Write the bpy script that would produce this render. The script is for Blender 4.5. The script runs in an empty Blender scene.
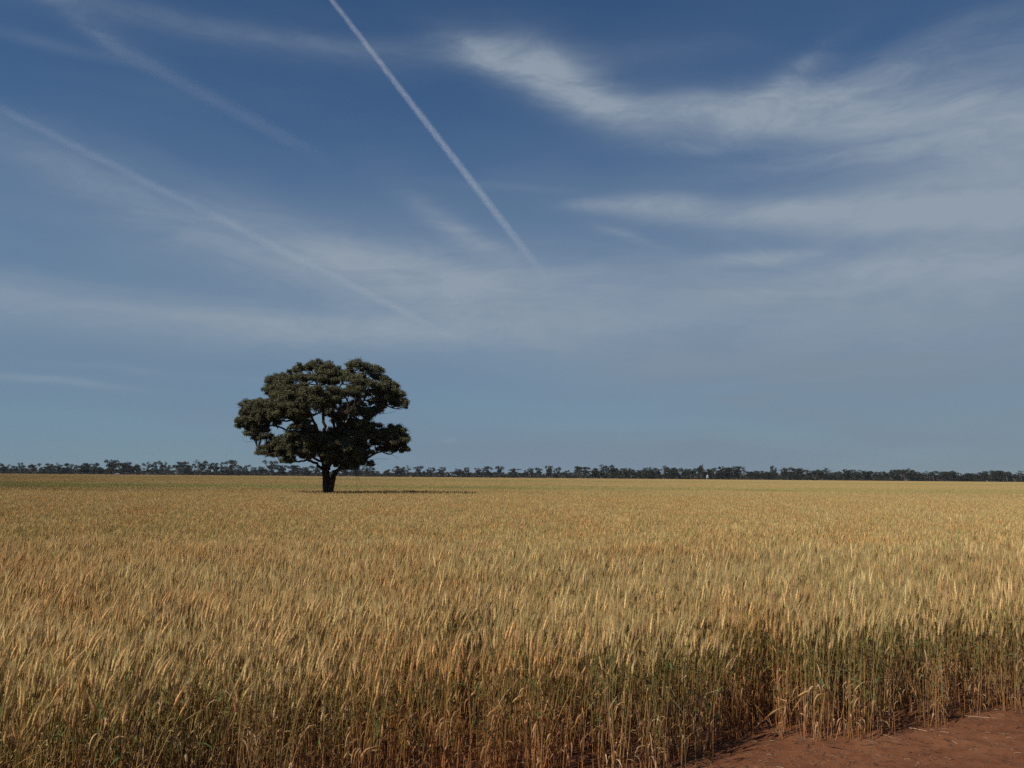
import bpy, math, random
import numpy as np
from mathutils import Vector, Matrix, noise

random.seed(7)
RNG = np.random.default_rng(7)
scene = bpy.context.scene
COL = scene.collection
R = math.radians

# ------------------------------------------------------------------ camera
CAM = Vector((0, 0, 1.7))
FPX = 829.0
PITCH, ROLL = R(6.39), R(0.476)
fwd = Vector((0, math.cos(PITCH), math.sin(PITCH)))
rt0 = Vector((1, 0, 0))
up0 = Vector((0, -math.sin(PITCH), math.cos(PITCH)))
rt = rt0 * math.cos(ROLL) + up0 * math.sin(ROLL)
up = up0 * math.cos(ROLL) - rt0 * math.sin(ROLL)
cam_d = bpy.data.cameras.new("camera")
cam_d.sensor_width = 36.0
cam_d.lens = 36.0 * FPX / 1024
cam_d.clip_start = 0.05
cam_d.clip_end = 300000
cam = bpy.data.objects.new("camera", cam_d)
COL.objects.link(cam)
m = Matrix((rt, up, -fwd)).transposed().to_4x4()
m.translation = CAM
cam.matrix_world = m
scene.camera = cam


def ray(px, py):
    return (fwd + rt * ((px - 512) / FPX) - up * ((py - 384) / FPX)).normalized()


def on_plane(px, py, z):
    d = ray(px, py)
    return CAM + d * ((z - CAM.z) / d.z)


def at_depth(px, py, y):
    d = ray(px, py)
    return CAM + d * (y / d.y)


# ------------------------------------------------------------------ light
SUN_EL, SUN_ROT = R(46), R(228)          # sun high on the left, a little behind the camera
sun_dir = Vector((math.sin(SUN_ROT) * math.cos(SUN_EL), math.cos(SUN_ROT) * math.cos(SUN_EL), math.sin(SUN_EL)))
sd = bpy.data.lights.new("sun", "SUN")
sd.energy = 4.8
sd.angle = R(0.53)
sd.color = (1.0, 0.93, 0.83)
sun = bpy.data.objects.new("sun", sd)
sun.rotation_euler = (-sun_dir).to_track_quat('-Z', 'Y').to_euler()
sun.location = (-30, -10, 60)
COL.objects.link(sun)

scene.view_settings.view_transform = 'Standard'
scene.view_settings.look = 'None'
scene.view_settings.gamma = 1
scene.view_settings.use_curve_mapping = False
scene.view_settings.exposure = 0.0
scene.render.engine = 'CYCLES'
scene.cycles.use_denoising = False
scene.cycles.max_bounces = 6
scene.cycles.diffuse_bounces = 3
scene.cycles.glossy_bounces = 2
scene.cycles.transmission_bounces = 4
scene.cycles.volume_bounces = 0
scene.cycles.transparent_max_bounces = 8
scene.cycles.sample_clamp_direct = 1.2
scene.cycles.sample_clamp_indirect = 1.5
scene.cycles.caustics_reflective = False
scene.cycles.caustics_refractive = False


# ------------------------------------------------------------------ node maths
class N:
    """A socket with arithmetic: every operation adds a Math node."""
    def __init__(self, nt, s):
        self.nt, self.s = nt, s

    def op(self, o, *a):
        n = self.nt.nodes.new('ShaderNodeMath')
        n.operation = o
        for i, v in enumerate((self,) + a):
            if isinstance(v, N):
                self.nt.links.new(v.s, n.inputs[i])
            else:
                n.inputs[i].default_value = v
        return N(self.nt, n.outputs[0])

    def __add__(self, b): return self.op('ADD', b)
    def __sub__(self, b): return self.op('SUBTRACT', b)
    def __mul__(self, b): return self.op('MULTIPLY', b)
    def __truediv__(self, b): return self.op('DIVIDE', b)
    def __radd__(self, b): return self + b
    def __rmul__(self, b): return self * b
    def __rsub__(self, b): return (self * -1.0) + b
    def __pow__(self, b): return self.op('POWER', b)
    def clamp(self, lo=0.0, hi=1.0): return self.op('MAXIMUM', lo).op('MINIMUM', hi)

    def smooth(self, lo, hi):
        n = self.nt.nodes.new('ShaderNodeMapRange')
        n.interpolation_type = 'SMOOTHSTEP'
        self.nt.links.new(self.s, n.inputs['Value'])
        n.inputs['From Min'].default_value = lo
        n.inputs['From Max'].default_value = hi
        return N(self.nt, n.outputs['Result'])


def combine(nt, x, y, z=0.0):
    n = nt.nodes.new('ShaderNodeCombineXYZ')
    for i, v in enumerate((x, y, z)):
        if isinstance(v, N):
            nt.links.new(v.s, n.inputs[i])
        else:
            n.inputs[i].default_value = v
    return n.outputs[0]


def noise_tex(nt, vec, scale, detail=4, rough=0.55, distort=0.0):
    n = nt.nodes.new('ShaderNodeTexNoise')
    nt.links.new(vec, n.inputs['Vector'])
    n.inputs['Scale'].default_value = scale
    n.inputs['Detail'].default_value = detail
    n.inputs['Roughness'].default_value = rough
    n.inputs['Distortion'].default_value = distort
    return N(nt, n.outputs['Fac'])


def mix(nt, fac, a, b, mode='MIX'):
    n = nt.nodes.new('ShaderNodeMix')
    n.data_type = 'RGBA'
    n.blend_type = mode
    for sock, v in ((n.inputs[0], fac), (n.inputs[6], a), (n.inputs[7], b)):
        if isinstance(v, N):
            nt.links.new(v.s, sock)
        elif hasattr(v, 'is_output'):
            nt.links.new(v, sock)
        elif isinstance(v, (tuple, list)):
            sock.default_value = tuple(v) + ((1.0,) if len(v) == 3 else ())
        else:
            sock.default_value = v
    return n.outputs[2]


# ------------------------------------------------------------------ world: daylight sky with thin cirrus
def build_world():
    w = bpy.data.worlds.new("World")
    scene.world = w
    w.use_nodes = True
    nt = w.node_tree
    bg = nt.nodes['Background']
    sky = nt.nodes.new('ShaderNodeTexSky')
    sky.sky_type = 'NISHITA'
    sky.sun_disc = False
    sky.sun_elevation = SUN_EL
    sky.sun_rotation = SUN_ROT
    sky.air_density = 1.0
    sky.dust_density = 0.15
    sky.ozone_density = 2.2
    tc = nt.nodes.new('ShaderNodeTexCoord')
    sp = nt.nodes.new('ShaderNodeSeparateXYZ')
    nt.links.new(tc.outputs['Generated'], sp.inputs[0])
    x, y, z = (N(nt, sp.outputs[i]) for i in range(3))
    az = x.op('ARCTAN2', y)                      # 0 ahead, + to the right
    el = z.op('ARCSINE')
    # cirrus fibres: noise much longer along the horizon than up the sky, bent by a slow warp
    wv = combine(nt, az * 2.2, el * 5.0, 0.0)
    warp = noise_tex(nt, wv, 1.6, 3, 0.5) - 0.5
    warp2 = noise_tex(nt, combine(nt, az * 2.2, el * 5.0, 7.3), 1.6, 3, 0.5) - 0.5
    u = az + warp * 0.16
    v = el + warp2 * 0.09 + az * 0.03
    wisp = noise_tex(nt, combine(nt, u * 3.0, v * 16.0, 1.0), 2.0, 7, 0.6, 0.35)
    fine = noise_tex(nt, combine(nt, u * 9.0 + v * 9.0, v * 26.0 - u * 5.0, 3.0), 2.4, 6, 0.68, 0.8)
    soft = noise_tex(nt, combine(nt, u * 1.2, v * 7.0, 5.0), 1.7, 3, 0.5)

    def ae(px, py):
        d = ray(px, py)
        return math.atan2(d.x, d.y), math.asin(d.z)

    def blob(px, py, rx, ry, tilt=0.0, warp_amt=1.0):
        a0, e0 = ae(px, py)
        a1, _ = ae(px + rx, py)
        _, e1 = ae(px, py - ry)
        sa, se = abs(a1 - a0), abs(e1 - e0)
        da = (az + warp * (0.06 * warp_amt) - a0)
        de = (el + warp2 * (0.035 * warp_amt) - e0)
        if tilt:
            c, s = math.cos(tilt), math.sin(tilt)
            da, de = da * c + de * s, de * c - da * s
        q = (da / sa) * (da / sa) + (de / se) * (de / se)
        return (q * -1.0).op('EXPONENT')

    dens = None
    #        px   py   rx   ry   tilt  strength  fibre weight
    for px, py, rx, ry, tl, st, fw in [
            (490, 60, 60, 18, -0.35, 0.50, 0.6), (545, 72, 62, 30, -0.35, 0.62, 0.5), (590, 100, 62, 24, -0.45, 0.60, 0.5), (680, 112, 80, 22, -0.05, 0.75, 0.3), (780, 108, 90, 28, 0.08, 0.85, 0.35), (900, 112, 110, 26, 0.0, 0.85, 0.3),
            (1040, 120, 120, 32, 0.0, 0.85, 0.3), (790, 78, 60, 14, 0.5, 0.40, 0.8), (880, 70, 110, 20, 0.25, 0.30, 0.7), (1000, 55, 140, 40, 0.1, 0.30, 0.7), (860, 158, 200, 14, 0.0, 0.34, 0.6), (1000, 170, 130, 30, 0.0, 0.36, 0.4),
            (605, 205, 50, 8, -0.05, 0.50, 0.8), (670, 208, 50, 13, -0.06, 0.80, 0.4), (790, 212, 100, 14, -0.01, 0.85, 0.35), (930, 214, 120, 17, 0.0, 0.80, 0.3), (1040, 216, 120, 24, 0.0, 0.7, 0.3),
            (765, 256, 62, 7, 0.03, 0.62, 0.5), (880, 268, 120, 14, 0.0, 0.50, 0.5), (1010, 270, 120, 24, 0.0, 0.50, 0.4), (800, 292, 90, 7, -0.06, 0.24, 0.8), (690, 150, 70, 7, -0.08, 0.24, 1.0), (625, 236, 34, 5, -0.35, 0.34, 0.8),
            (455, 225, 60, 12, -0.5, 0.50, 0.6), (330, 44, 330, 13, 0.0, 0.20, 0.5), (150, 20, 400, 20, 0.0, 0.16, 0.5), (80, 16, 90, 12, -0.35, 0.20, 0.7), (60, 45, 90, 7, 0.0, 0.16, 0.5), (115, 46, 36, 8, -0.4, 0.16, 0.9), (520, 188, 90, 4, -0.06, 0.18, 0.6),
            (250, 215, 200, 26, -0.2, 0.24, 0.4), (60, 170, 150, 22, -0.3, 0.24, 0.4), (90, 308, 250, 26, -0.02, 0.56, 0.3), (330, 270, 140, 36, -0.2, 0.40, 0.35),
            (480, 290, 150, 46, -0.2, 0.42, 0.35), (60, 382, 90, 5, -0.03, 0.40, 0.5), (170, 372, 120, 5, 0.0, 0.24, 0.6), (330, 330, 170, 16, 0.02, 0.44, 0.4),
            (660, 300, 260, 44, -0.1, 0.38, 0.3), (980, 310, 230, 60, 0.0, 0.40, 0.25), (450, 440, 7, 3, 0.0, 0.25, 0.3),
            (940, 190, 260, 80, 0.0, 0.34, 0.35), (600, 285, 300, 44, -0.05, 0.20, 0.4),
            (470, 340, 300, 28, 0.0, 0.26, 0.4), (230, 250, 240, 40, -0.1, 0.20, 0.5), (700, 380, 300, 24, 0.0, 0.16, 0.5), (150, 420, 200, 14, 0.0, 0.14, 0.5),
            (1250, 150, 200, 160, 0.0, 0.4, 0.5), (-250, 250, 200, 120, 0.0, 0.35, 0.5)]:
        b = blob(px, py, rx, ry, tl, 0.7 if ry > 3.5 else 0.0)
        fib = wisp.smooth(0.26, 0.74) * 0.78 + fine.smooth(0.26, 0.78) * 0.42
        fw = min(1.0, fw + 0.06)
        t = b * (st * 0.84) * (fib * (fw * 1.25) + (1 - fw))
        dens = t if dens is None else dens + t
    # thin ice haze: thicker through the slant path near the horizon
    veil = ((1.0 - (el + az * -0.05 + warp2 * 0.12).smooth(0.07, 0.50)) * (soft.smooth(0.25, 0.75) * 0.30 + 0.66) + 0.03).clamp()
    dens = dens.smooth(0.0, 0.95) * 0.45 + dens * 0.55
    dens = (dens + soft.smooth(0.4, 0.8) * 0.06).clamp(0.0, 0.92)
    base = mix(nt, 1.0, sky.outputs[0], (0.60, 0.90, 1.16), 'MULTIPLY')
    haze = mix(nt, az.smooth(-0.75, 0.75), tuple(c / SKY_STRENGTH for c in HAZE_L), tuple(c / SKY_STRENGTH for c in HAZE_R))
    low = mix(nt, veil, base, haze)
    out = mix(nt, dens, low, tuple(c / SKY_STRENGTH for c in CLOUD))
    nt.links.new(out, bg.inputs['Color'])
    bg.inputs['Strength'].default_value = SKY_STRENGTH


SKY_STRENGTH = 0.055
CLOUD = (0.285, 0.345, 0.415)
HAZE_L, HAZE_R = (0.162, 0.244, 0.342), (0.184, 0.238, 0.298)
build_world()


# ------------------------------------------------------------------ mesh helpers
def tag(o, label=None, cat=None, group=None, kind=None):
    for k, v in (("label", label), ("category", cat), ("group", group), ("kind", kind)):
        if v:
            o[k] = v
    return o


class MB:
    def __init__(self):
        self.v, self.f, self.c = [], [], []

    def add(self, verts, faces, cols=None):
        b = len(self.v)
        self.v.extend(verts)
        self.f.extend([tuple(i + b for i in f) for f in faces])
        if cols is None:
            cols = [(1, 1, 1)] * len(verts)
        self.c.extend(cols)

    def tube(self, pts, rads, sides=6, col=None, cap=True):
        pts = [Vector(p) for p in pts]
        ref = Vector((0.31, 0.94, 0.1))
        vs, fs, cs = [], [], []
        for i, p in enumerate(pts):
            a = pts[max(i - 1, 0)]
            b = pts[min(i + 1, len(pts) - 1)]
            t = (b - a).normalized()
            u = t.cross(ref)
            if u.length < 1e-4:
                u = t.cross(Vector((1, 0, 0)))
            u.normalize()
            w = t.cross(u)
            for k in range(sides):
                ang = 2 * math.pi * k / sides
                r = rads[i]
                vs.append(tuple(p + u * (math.cos(ang) * r) + w * (math.sin(ang) * r)))
                if col is not None:
                    cs.append(col[i] if isinstance(col, list) else col)
        for i in range(len(pts) - 1):
            for k in range(sides):
                k2 = (k + 1) % sides
                fs.append((i * sides + k, i * sides + k2, (i + 1) * sides + k2, (i + 1) * sides + k))
        if cap:
            fs.append(tuple(range(sides))[::-1])
            fs.append(tuple((len(pts) - 1) * sides + k for k in range(sides)))
        self.add(vs, fs, cs if col is not None else None)

    def mesh(self, name, mat, smooth=False, color=False):
        me = bpy.data.meshes.new(name)
        me.from_pydata(self.v, [], self.f)
        if color:
            ca = me.color_attributes.new("col", 'FLOAT_COLOR', 'POINT')
            arr = np.ones((len(self.v), 4), np.float32)
            arr[:, :3] = np.array(self.c, np.float32)
            ca.data.foreach_set("color", arr.ravel())
        for mm in (mat if isinstance(mat, (list, tuple)) else [mat]):
            me.materials.append(mm)
        if smooth:
            me.polygons.foreach_set("use_smooth", [True] * len(me.polygons))
        me.update()
        return me


def link(name, me, parent=None, loc=None):
    o = bpy.data.objects.new(name, me)
    COL.objects.link(o)
    if parent:
        o.parent = parent
    if loc:
        o.location = loc
    return o


def quads_mesh(name, V, mat, cols=None):
    """V: (n,4,3) corners -> one mesh of n separate quads."""
    n = len(V)
    me = bpy.data.meshes.new(name)
    me.vertices.add(n * 4)
    me.vertices.foreach_set("co", np.ascontiguousarray(V, np.float32).ravel())
    me.loops.add(n * 4)
    me.loops.foreach_set("vertex_index", np.arange(n * 4, dtype=np.int32))
    me.polygons.add(n)
    me.polygons.foreach_set("loop_start", np.arange(0, n * 4, 4, dtype=np.int32))
    if cols is not None:
        ca = me.color_attributes.new("col", 'FLOAT_COLOR', 'POINT')
        arr = np.ones((n, 4, 4), np.float32)
        arr[:, :, :3] = cols[:, None, :]
        ca.data.foreach_set("color", arr.ravel())
    me.update(calc_edges=True)
    me.validate()
    me.materials.append(mat)
    return me


# ------------------------------------------------------------------ materials
def new_mat(name):
    mt = bpy.data.materials.new(name)
    mt.use_nodes = True
    nt = mt.node_tree
    return mt, nt, nt.nodes['Principled BSDF']


def two_sided(nt, color, trans, rough_spec=0.06):
    """diffuse + translucent + a little sheen for thin plant matter"""
    out = nt.nodes['Material Output']
    p = nt.nodes['Principled BSDF']
    p.inputs['Roughness'].default_value = 0.65
    p.inputs['Specular IOR Level'].default_value = rough_spec * 4
    nt.links.new(color, p.inputs['Base Color'])
    t = nt.nodes.new('ShaderNodeBsdfTranslucent')
    nt.links.new(color, t.inputs['Color'])
    ms = nt.nodes.new('ShaderNodeMixShader')
    ms.inputs[0].default_value = trans
    nt.links.new(p.outputs[0], ms.inputs[1])
    nt.links.new(t.outputs[0], ms.inputs[2])
    nt.links.new(ms.outputs[0], out.inputs['Surface'])


def pos_nodes(nt):
    g = nt.nodes.new('ShaderNodeNewGeometry')
    s = nt.nodes.new('ShaderNodeSeparateXYZ')
    nt.links.new(g.outputs['Position'], s.inputs[0])
    return tuple(N(nt, s.outputs[i]) for i in range(3))


def wheat_material():
    mt, nt, p = new_mat("wheat")
    at = nt.nodes.new('ShaderNodeAttribute')
    at.attribute_name = "col"
    x, y, z = pos_nodes(nt)
    flat = combine(nt, x, y, 0.0)
    patch = noise_tex(nt, flat, 0.85, 4, 0.65).smooth(0.49, 0.66)          # green late tillers in patches
    spot = noise_tex(nt, flat, 7.0, 2, 0.6)
    strip = noise_tex(nt, combine(nt, x * 0.012, y * 0.11, 2.0), 1.0, 3, 0.55)
    yy = y + (noise_tex(nt, combine(nt, x * 0.02, y * 0.02, 4.0), 1.0, 3, 0.5) - 0.5) * 30.0 + x * 0.02
    # damp, greener strips that run across the paddock
    b1 = yy.smooth(53, 62) * (1 - yy.smooth(78, 96))
    b2 = yy.smooth(150, 175) * (1 - yy.smooth(215, 260)) * 0.9
    band = (b1 * strip.smooth(0.22, 0.6) + b2 * strip.smooth(0.35, 0.6)).clamp()
    far = y.smooth(30, 60)
    g = (patch * (1 - far * 0.8) * spot.smooth(0.30, 0.75) * (0.46 + (1 - z.smooth(0.35, 0.74)) * 0.54) + band * 0.56 + far * 0.06).clamp()
    c1 = mix(nt, g, at.outputs['Color'], mix(nt, 1.0, at.outputs['Color'], (0.52, 0.84, 0.62), 'MULTIPLY'))
    red = noise_tex(nt, combine(nt, x, y, 9.0), 0.7, 4, 0.65).smooth(0.45, 0.70) * (1 - far * 0.6)
    c2 = mix(nt, red * 0.68, c1, mix(nt, 1.0, c1, (0.98, 0.76, 0.62), 'MULTIPLY'))
    clump = noise_tex(nt, flat, 1.9, 3, 0.6)
    val = spot * 0.8 + clump * 0.7 + 0.25
    c3 = mix(nt, 1.0, c2, combine(nt, val, val, val), 'MULTIPLY')
    two_sided(nt, c3, 0.33, 0.04)
    return mt


def leaf_material(name, trans=0.2, spec=0.09):
    mt, nt, p = new_mat(name)
    at = nt.nodes.new('ShaderNodeAttribute')
    at.attribute_name = "col"
    two_sided(nt, at.outputs['Color'], trans, spec)
    return mt


def bark_material(name, c0, c1, scale):
    mt, nt, p = new_mat(name)
    tc = nt.nodes.new('ShaderNodeTexCoord')
    mp = nt.nodes.new('ShaderNodeMapping')
    mp.inputs['Scale'].default_value = (1, 1, 0.25)
    nt.links.new(tc.outputs['Object'], mp.inputs[0])
    f = noise_tex(nt, mp.outputs[0], scale, 5, 0.65)
    nt.links.new(mix(nt, f.smooth(0.35, 0.7), c0, c1), p.inputs['Base Color'])
    p.inputs['Roughness'].default_value = 0.9
    p.inputs['Specular IOR Level'].default_value = 0.15
    b = nt.nodes.new('ShaderNodeBump')
    b.inputs['Strength'].default_value = 0.6
    b.inputs['Distance'].default_value = 0.03
    nt.links.new(f.s, b.inputs['Height'])
    nt.links.new(b.outputs[0], p.inputs['Normal'])
    return mt


def soil_material():
    mt, nt, p = new_mat("red_soil")
    x, y, z = pos_nodes(nt)
    g = nt.nodes.new('ShaderNodeNewGeometry')
    big = noise_tex(nt, g.outputs['Position'], 1.1, 4, 0.6)
    mid = noise_tex(nt, g.outputs['Position'], 9.0, 5, 0.65)
    fine = noise_tex(nt, g.outputs['Position'], 70.0, 4, 0.7)
    c = mix(nt, big.smooth(0.3, 0.7), (0.150, 0.058, 0.027), (0.200, 0.085, 0.041))
    c = mix(nt, mid.smooth(0.42, 0.68) * 0.75, c, (0.105, 0.041, 0.021))
    c = mix(nt, fine.smooth(0.60, 0.78) * 0.5, c, (0.19, 0.09, 0.058))
    nt.links.new(c, p.inputs['Base Color'])
    p.inputs['Roughness'].default_value = 0.95
    p.inputs['Specular IOR Level'].default_value = 0.1
    h = mid * 0.5 + fine * 0.35
    b = nt.nodes.new('ShaderNodeBump')
    b.inputs['Strength'].default_value = 0.9
    b.inputs['Distance'].default_value = 0.03
    nt.links.new(h.s, b.inputs['Height'])
    nt.links.new(b.outputs[0], p.inputs['Normal'])
    return mt


def plain_material(name, col, rough=0.7, var=0.15, scale=6.0):
    mt, nt, p = new_mat(name)
    tc = nt.nodes.new('ShaderNodeTexCoord')
    f = noise_tex(nt, tc.outputs['Object'], scale, 4, 0.6)
    nt.links.new(mix(nt, f.smooth(0.3, 0.75), tuple(c * (1 - var) for c in col), tuple(min(1, c * (1 + var)) for c in col)), p.inputs['Base Color'])
    p.inputs['Roughness'].default_value = rough
    return mt


M_WHEAT = wheat_material()
M_LEAF = leaf_material("gum_leaves", 0.12, 0.10)
M_FARLEAF = leaf_material("distant_leaves", 0.12, 0.03)
M_BARK = bark_material("dark_rough_bark", (0.022, 0.014, 0.009), (0.070, 0.046, 0.030), 9.0)
M_FARBARK = bark_material("grey_bark", (0.07, 0.06, 0.055), (0.17, 0.15, 0.135), 2.0)
M_SOIL = soil_material()
M_STRAW = leaf_material("dry_straw", 0.15, 0.05)

# ------------------------------------------------------------------ ground
def axis(segs):
    out = [segs[0][0]]
    for a, b, step in segs:
        n = max(1, round((b - a) / step))
        out += [a + (b - a) * i / n for i in range(1, n + 1)]
    return out


gx = axis([(-3000, -200, 700), (-200, -20, 45), (-20, -4, 2), (-4, 0, 0.25), (0, 5.5, 0.045), (5.5, 9, 0.25), (9, 20, 2), (20, 200, 45), (200, 3000, 700)])
gy = axis([(-60, -6, 9), (-6, 2, 0.5), (2, 3.6, 0.15), (3.6, 7.2, 0.045), (7.2, 12, 0.3), (12, 60, 6), (60, 400, 40), (400, 6000, 700)])
gv, gf = [], []
for yv in gy:
    for xv in gx:
        near = max(0.0, 1 - max(abs(xv - 2.5) - 3.5, 0) / 4) * max(0.0, 1 - max(abs(yv - 5) - 2.5, 0) / 4)
        h = 0.0
        if near > 0:
            h = (noise.noise((xv * 1.3, yv * 1.3, 0.2)) * 0.022 + noise.noise((xv * 5, yv * 5, 3.2)) * 0.013
                 + max(0.0, noise.noise((xv * 11, yv * 11, 5.1)) - 0.15) * 0.022) * near
        gv.append((xv, yv, h))
nx = len(gx)
for j in range(len(gy) - 1):
    for i in range(nx - 1):
        a = j * nx + i
        gf.append((a, a + 1, a + nx + 1, a + nx))
gm = MB()
gm.add(gv, gf)
ground = link("ground", gm.mesh("ground", M_SOIL, smooth=True))
tag(ground, "red brown bare soil track along the crop edge and under the wheat", "soil", None, "structure")


# ------------------------------------------------------------------ wheat
def lerp(a, b, t):
    return tuple(a[i] * (1 - t) + b[i] * t for i in range(3))


STEM_LO, STEM_MID, STEM_UP = (0.46, 0.235, 0.10), (0.52, 0.31, 0.12), (0.40, 0.33, 0.11)
HEAD_TAN, HEAD_RED, HEAD_GREEN = (0.67, 0.485, 0.22), (0.58, 0.36, 0.15), (0.30, 0.34, 0.11)
AWN = (0.77, 0.57, 0.265)
LEAF_DRY, LEAF_PALE, LEAF_GREEN = (0.42, 0.24, 0.11), (0.62, 0.44, 0.26), (0.095, 0.135, 0.045)


def stalk(mb, rng, ox, oy, lean, lod, hs=1.0):
    """One tiller: culm, dry leaves, bearded ear. lod 0 near, 1 middle, 2 far."""
    H = min(0.76, max(0.36, rng.gauss(0.635, 0.075))) * hs
    ang = rng.gauss(0, 0.7) + (math.pi if rng.random() < 0.12 else 0)
    le = lean * rng.uniform(0.5, 1.5) + rng.gauss(0, 0.05)
    dx, dy = math.cos(ang) * le, math.sin(ang) * le + rng.gauss(0, 0.04)
    bx, by = rng.gauss(0, 0.012), rng.gauss(0, 0.012)
    green = max(0.0, rng.gauss(-0.03, 0.5))
    green = min(green, 1.0)
    red = rng.random()

    def sp(t):
        return Vector((ox + dx * H * (t ** 1.8) + bx * math.sin(t * 3.1), oy + dy * H * (t ** 1.8) + by * math.sin(t * 3.1), H * t))
    segs = (6, 3, 1)[lod]
    t0 = (0.0, 0.0, 0.45)[lod]
    ts = [t0 + (1 - t0) * i / segs for i in range(segs + 1)]
    pts = [sp(t) for t in ts]
    upc = lerp(STEM_UP, (0.12, 0.20, 0.055), green)
    mdc = lerp(STEM_MID, (0.17, 0.24, 0.085), green * 0.9)
    cols = [lerp(STEM_LO, mdc, min(1, t * 1.8)) if t < 0.55 else lerp(mdc, upc, (t - 0.55) / 0.45) for t in ts]
    r0 = (0.0021, 0.0026, 0.005)[lod] * rng.uniform(0.8, 1.25)
    mb.tube(pts, [r0 * (1.15 - 0.5 * t) for t in ts], 3, [c for c in cols], cap=False)
    # ear
    tip = pts[-1]
    d = (sp(1.0) - sp(0.93)).normalized()
    nod = rng.random()
    bend = Vector((math.cos(ang), math.sin(ang) * 0.7, 0)) * (rng.uniform(0.02, 0.22) if nod < 0.88 else rng.uniform(0.3, 1.0))
    hc = lerp(lerp(HEAD_TAN, HEAD_RED, red), HEAD_GREEN, green * 0.85)
    vary = rng.uniform(0.70, 1.22) * (1.0, 1.16, 0.86)[lod]
    hc = tuple(c * vary for c in hc)
    L = rng.uniform(0.06, 0.09)
    w = rng.uniform(0.0055, 0.0075)
    if lod == 0:
        n = 8
        p = tip.copy()
        ps, rs = [], []
        for i in range(n + 1):
            f = i / n
            ps.append(p.copy())
            prof = math.sin(min(1, f * 2.2 + 0.25) * math.pi / 2) * (1 - max(0, f - 0.6) * 1.7)
            rs.append(w * prof * (1.12 if i % 2 else 0.82))
            d2 = (d + bend * f * 0.8 - Vector((0, 0, 0.25 * bend.length * f))).normalized()
            p += d2 * (L / n)
        cc = [tuple(c * (1.1 if i % 2 else 0.85) for c in hc) for i in range(n + 1)]
        mb.tube(ps, rs, 5, cc)
        axis_d = d2
        na, wa = 30, 0.0008
    elif lod == 1:
        d2 = (d + bend * 0.6 - Vector((0, 0, 0.12 * bend.length))).normalized()
        ps = [tip, tip + d * L * 0.35, tip + d * L * 0.35 + d2 * L * 0.6]
        mb.tube(ps, [w * 0.6, w * 1.0, w * 0.3], 4, hc, cap=False)
        axis_d = d2
        na, wa = 10, 0.0016
    else:
        d2 = (d + bend * 0.6 - Vector((0, 0, 0.12 * bend.length))).normalized()
        ps = [tip - d * 0.02, tip + d * L * 0.5, tip + d * L * 0.5 + d2 * L * 0.9]
        mb.tube(ps, [w * 0.7, w * 1.9, w * 0.5], 3, hc, cap=False)
        axis_d = d2
        na, wa = 2, 0.006
    ac = lerp(lerp(AWN, (0.56, 0.35, 0.15), red * 0.7), (0.36, 0.38, 0.14), green * 0.7)
    ac = tuple(min(.8, c * vary) for c in ac)
    for k in range(na):
        f = rng.random()
        s = ps[min(len(ps) - 1, int(f * (len(ps) - 1)) + (0 if lod else 1))]
        side = Vector((rng.gauss(0, 1), rng.gauss(0, 1), rng.gauss(0, 0.5)))
        dd = (axis_d + side * (0.17, 0.15, 0.13)[lod]).normalized()
        ln = rng.uniform(0.04, 0.080)
        px = dd.cross(Vector((rng.gauss(0, 1), rng.gauss(0, 1), rng.gauss(0, 1)))).normalized() * wa
        e = s + dd * ln
        mb.add([tuple(s - px), tuple(s + px), tuple(e)], [(0, 1, 2)], [ac] * 3)
    # leaves
    nl = (rng.choice((2, 3, 3, 4)), 1 if rng.random() < 0.7 else 0, 0)[lod]
    for k in range(nl):
        t = rng.uniform(0.12, 0.88)
        base = sp(t)
        a = rng.uniform(0, 6.283)
        out = Vector((math.cos(a), math.sin(a), 0))
        ln = rng.uniform(0.05, 0.17)
        wd = rng.uniform(0.0022, 0.0050) * (1.3 if lod else 1)
        if rng.random() < 0.12 + 0.6 * green and t > 0.3:
            lc = lerp(LEAF_GREEN, (0.12, 0.17, 0.06), rng.random())
            wd *= 1.3
            rise, droop = rng.uniform(0.7, 1.6), rng.uniform(0.2, 1.2)
        else:
            lc = lerp(LEAF_DRY, LEAF_PALE, rng.random() ** 1.6)
            rise, droop = rng.uniform(0.2, 2.2), (rng.uniform(0.1, 1.0) if rng.random() < 0.4 else rng.uniform(3.0, 7.0))
        nseg = 7 if lod == 0 else 3
        p = base.copy()
        dd = (out + Vector((0, 0, rise))).normalized()
        vs = []
        sidev = Vector((-out.y, out.x, 0))
        tw = rng.uniform(-1.5, 1.5)
        for i in range(nseg + 1):
            f = i / nseg
            ww = wd * (1 - f ** 1.5) * (0.75 + 0.5 * math.sin(f * math.pi))
            sv = (sidev * math.cos(tw * f) + Vector((0, 0, 1)) * math.sin(tw * f)) * ww
            vs += [tuple(p - sv), tuple(p + sv)]
            dd = (dd + Vector((rng.gauss(0, 0.06), rng.gauss(0, 0.06), -droop * 1.6 / nseg * (0.4 + f)))).normalized()
            p += dd * (ln / nseg)
        mb.add(vs, [(2 * i, 2 * i + 1, 2 * i + 3, 2 * i + 2) for i in range(nseg)], [lc] * len(vs))


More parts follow.
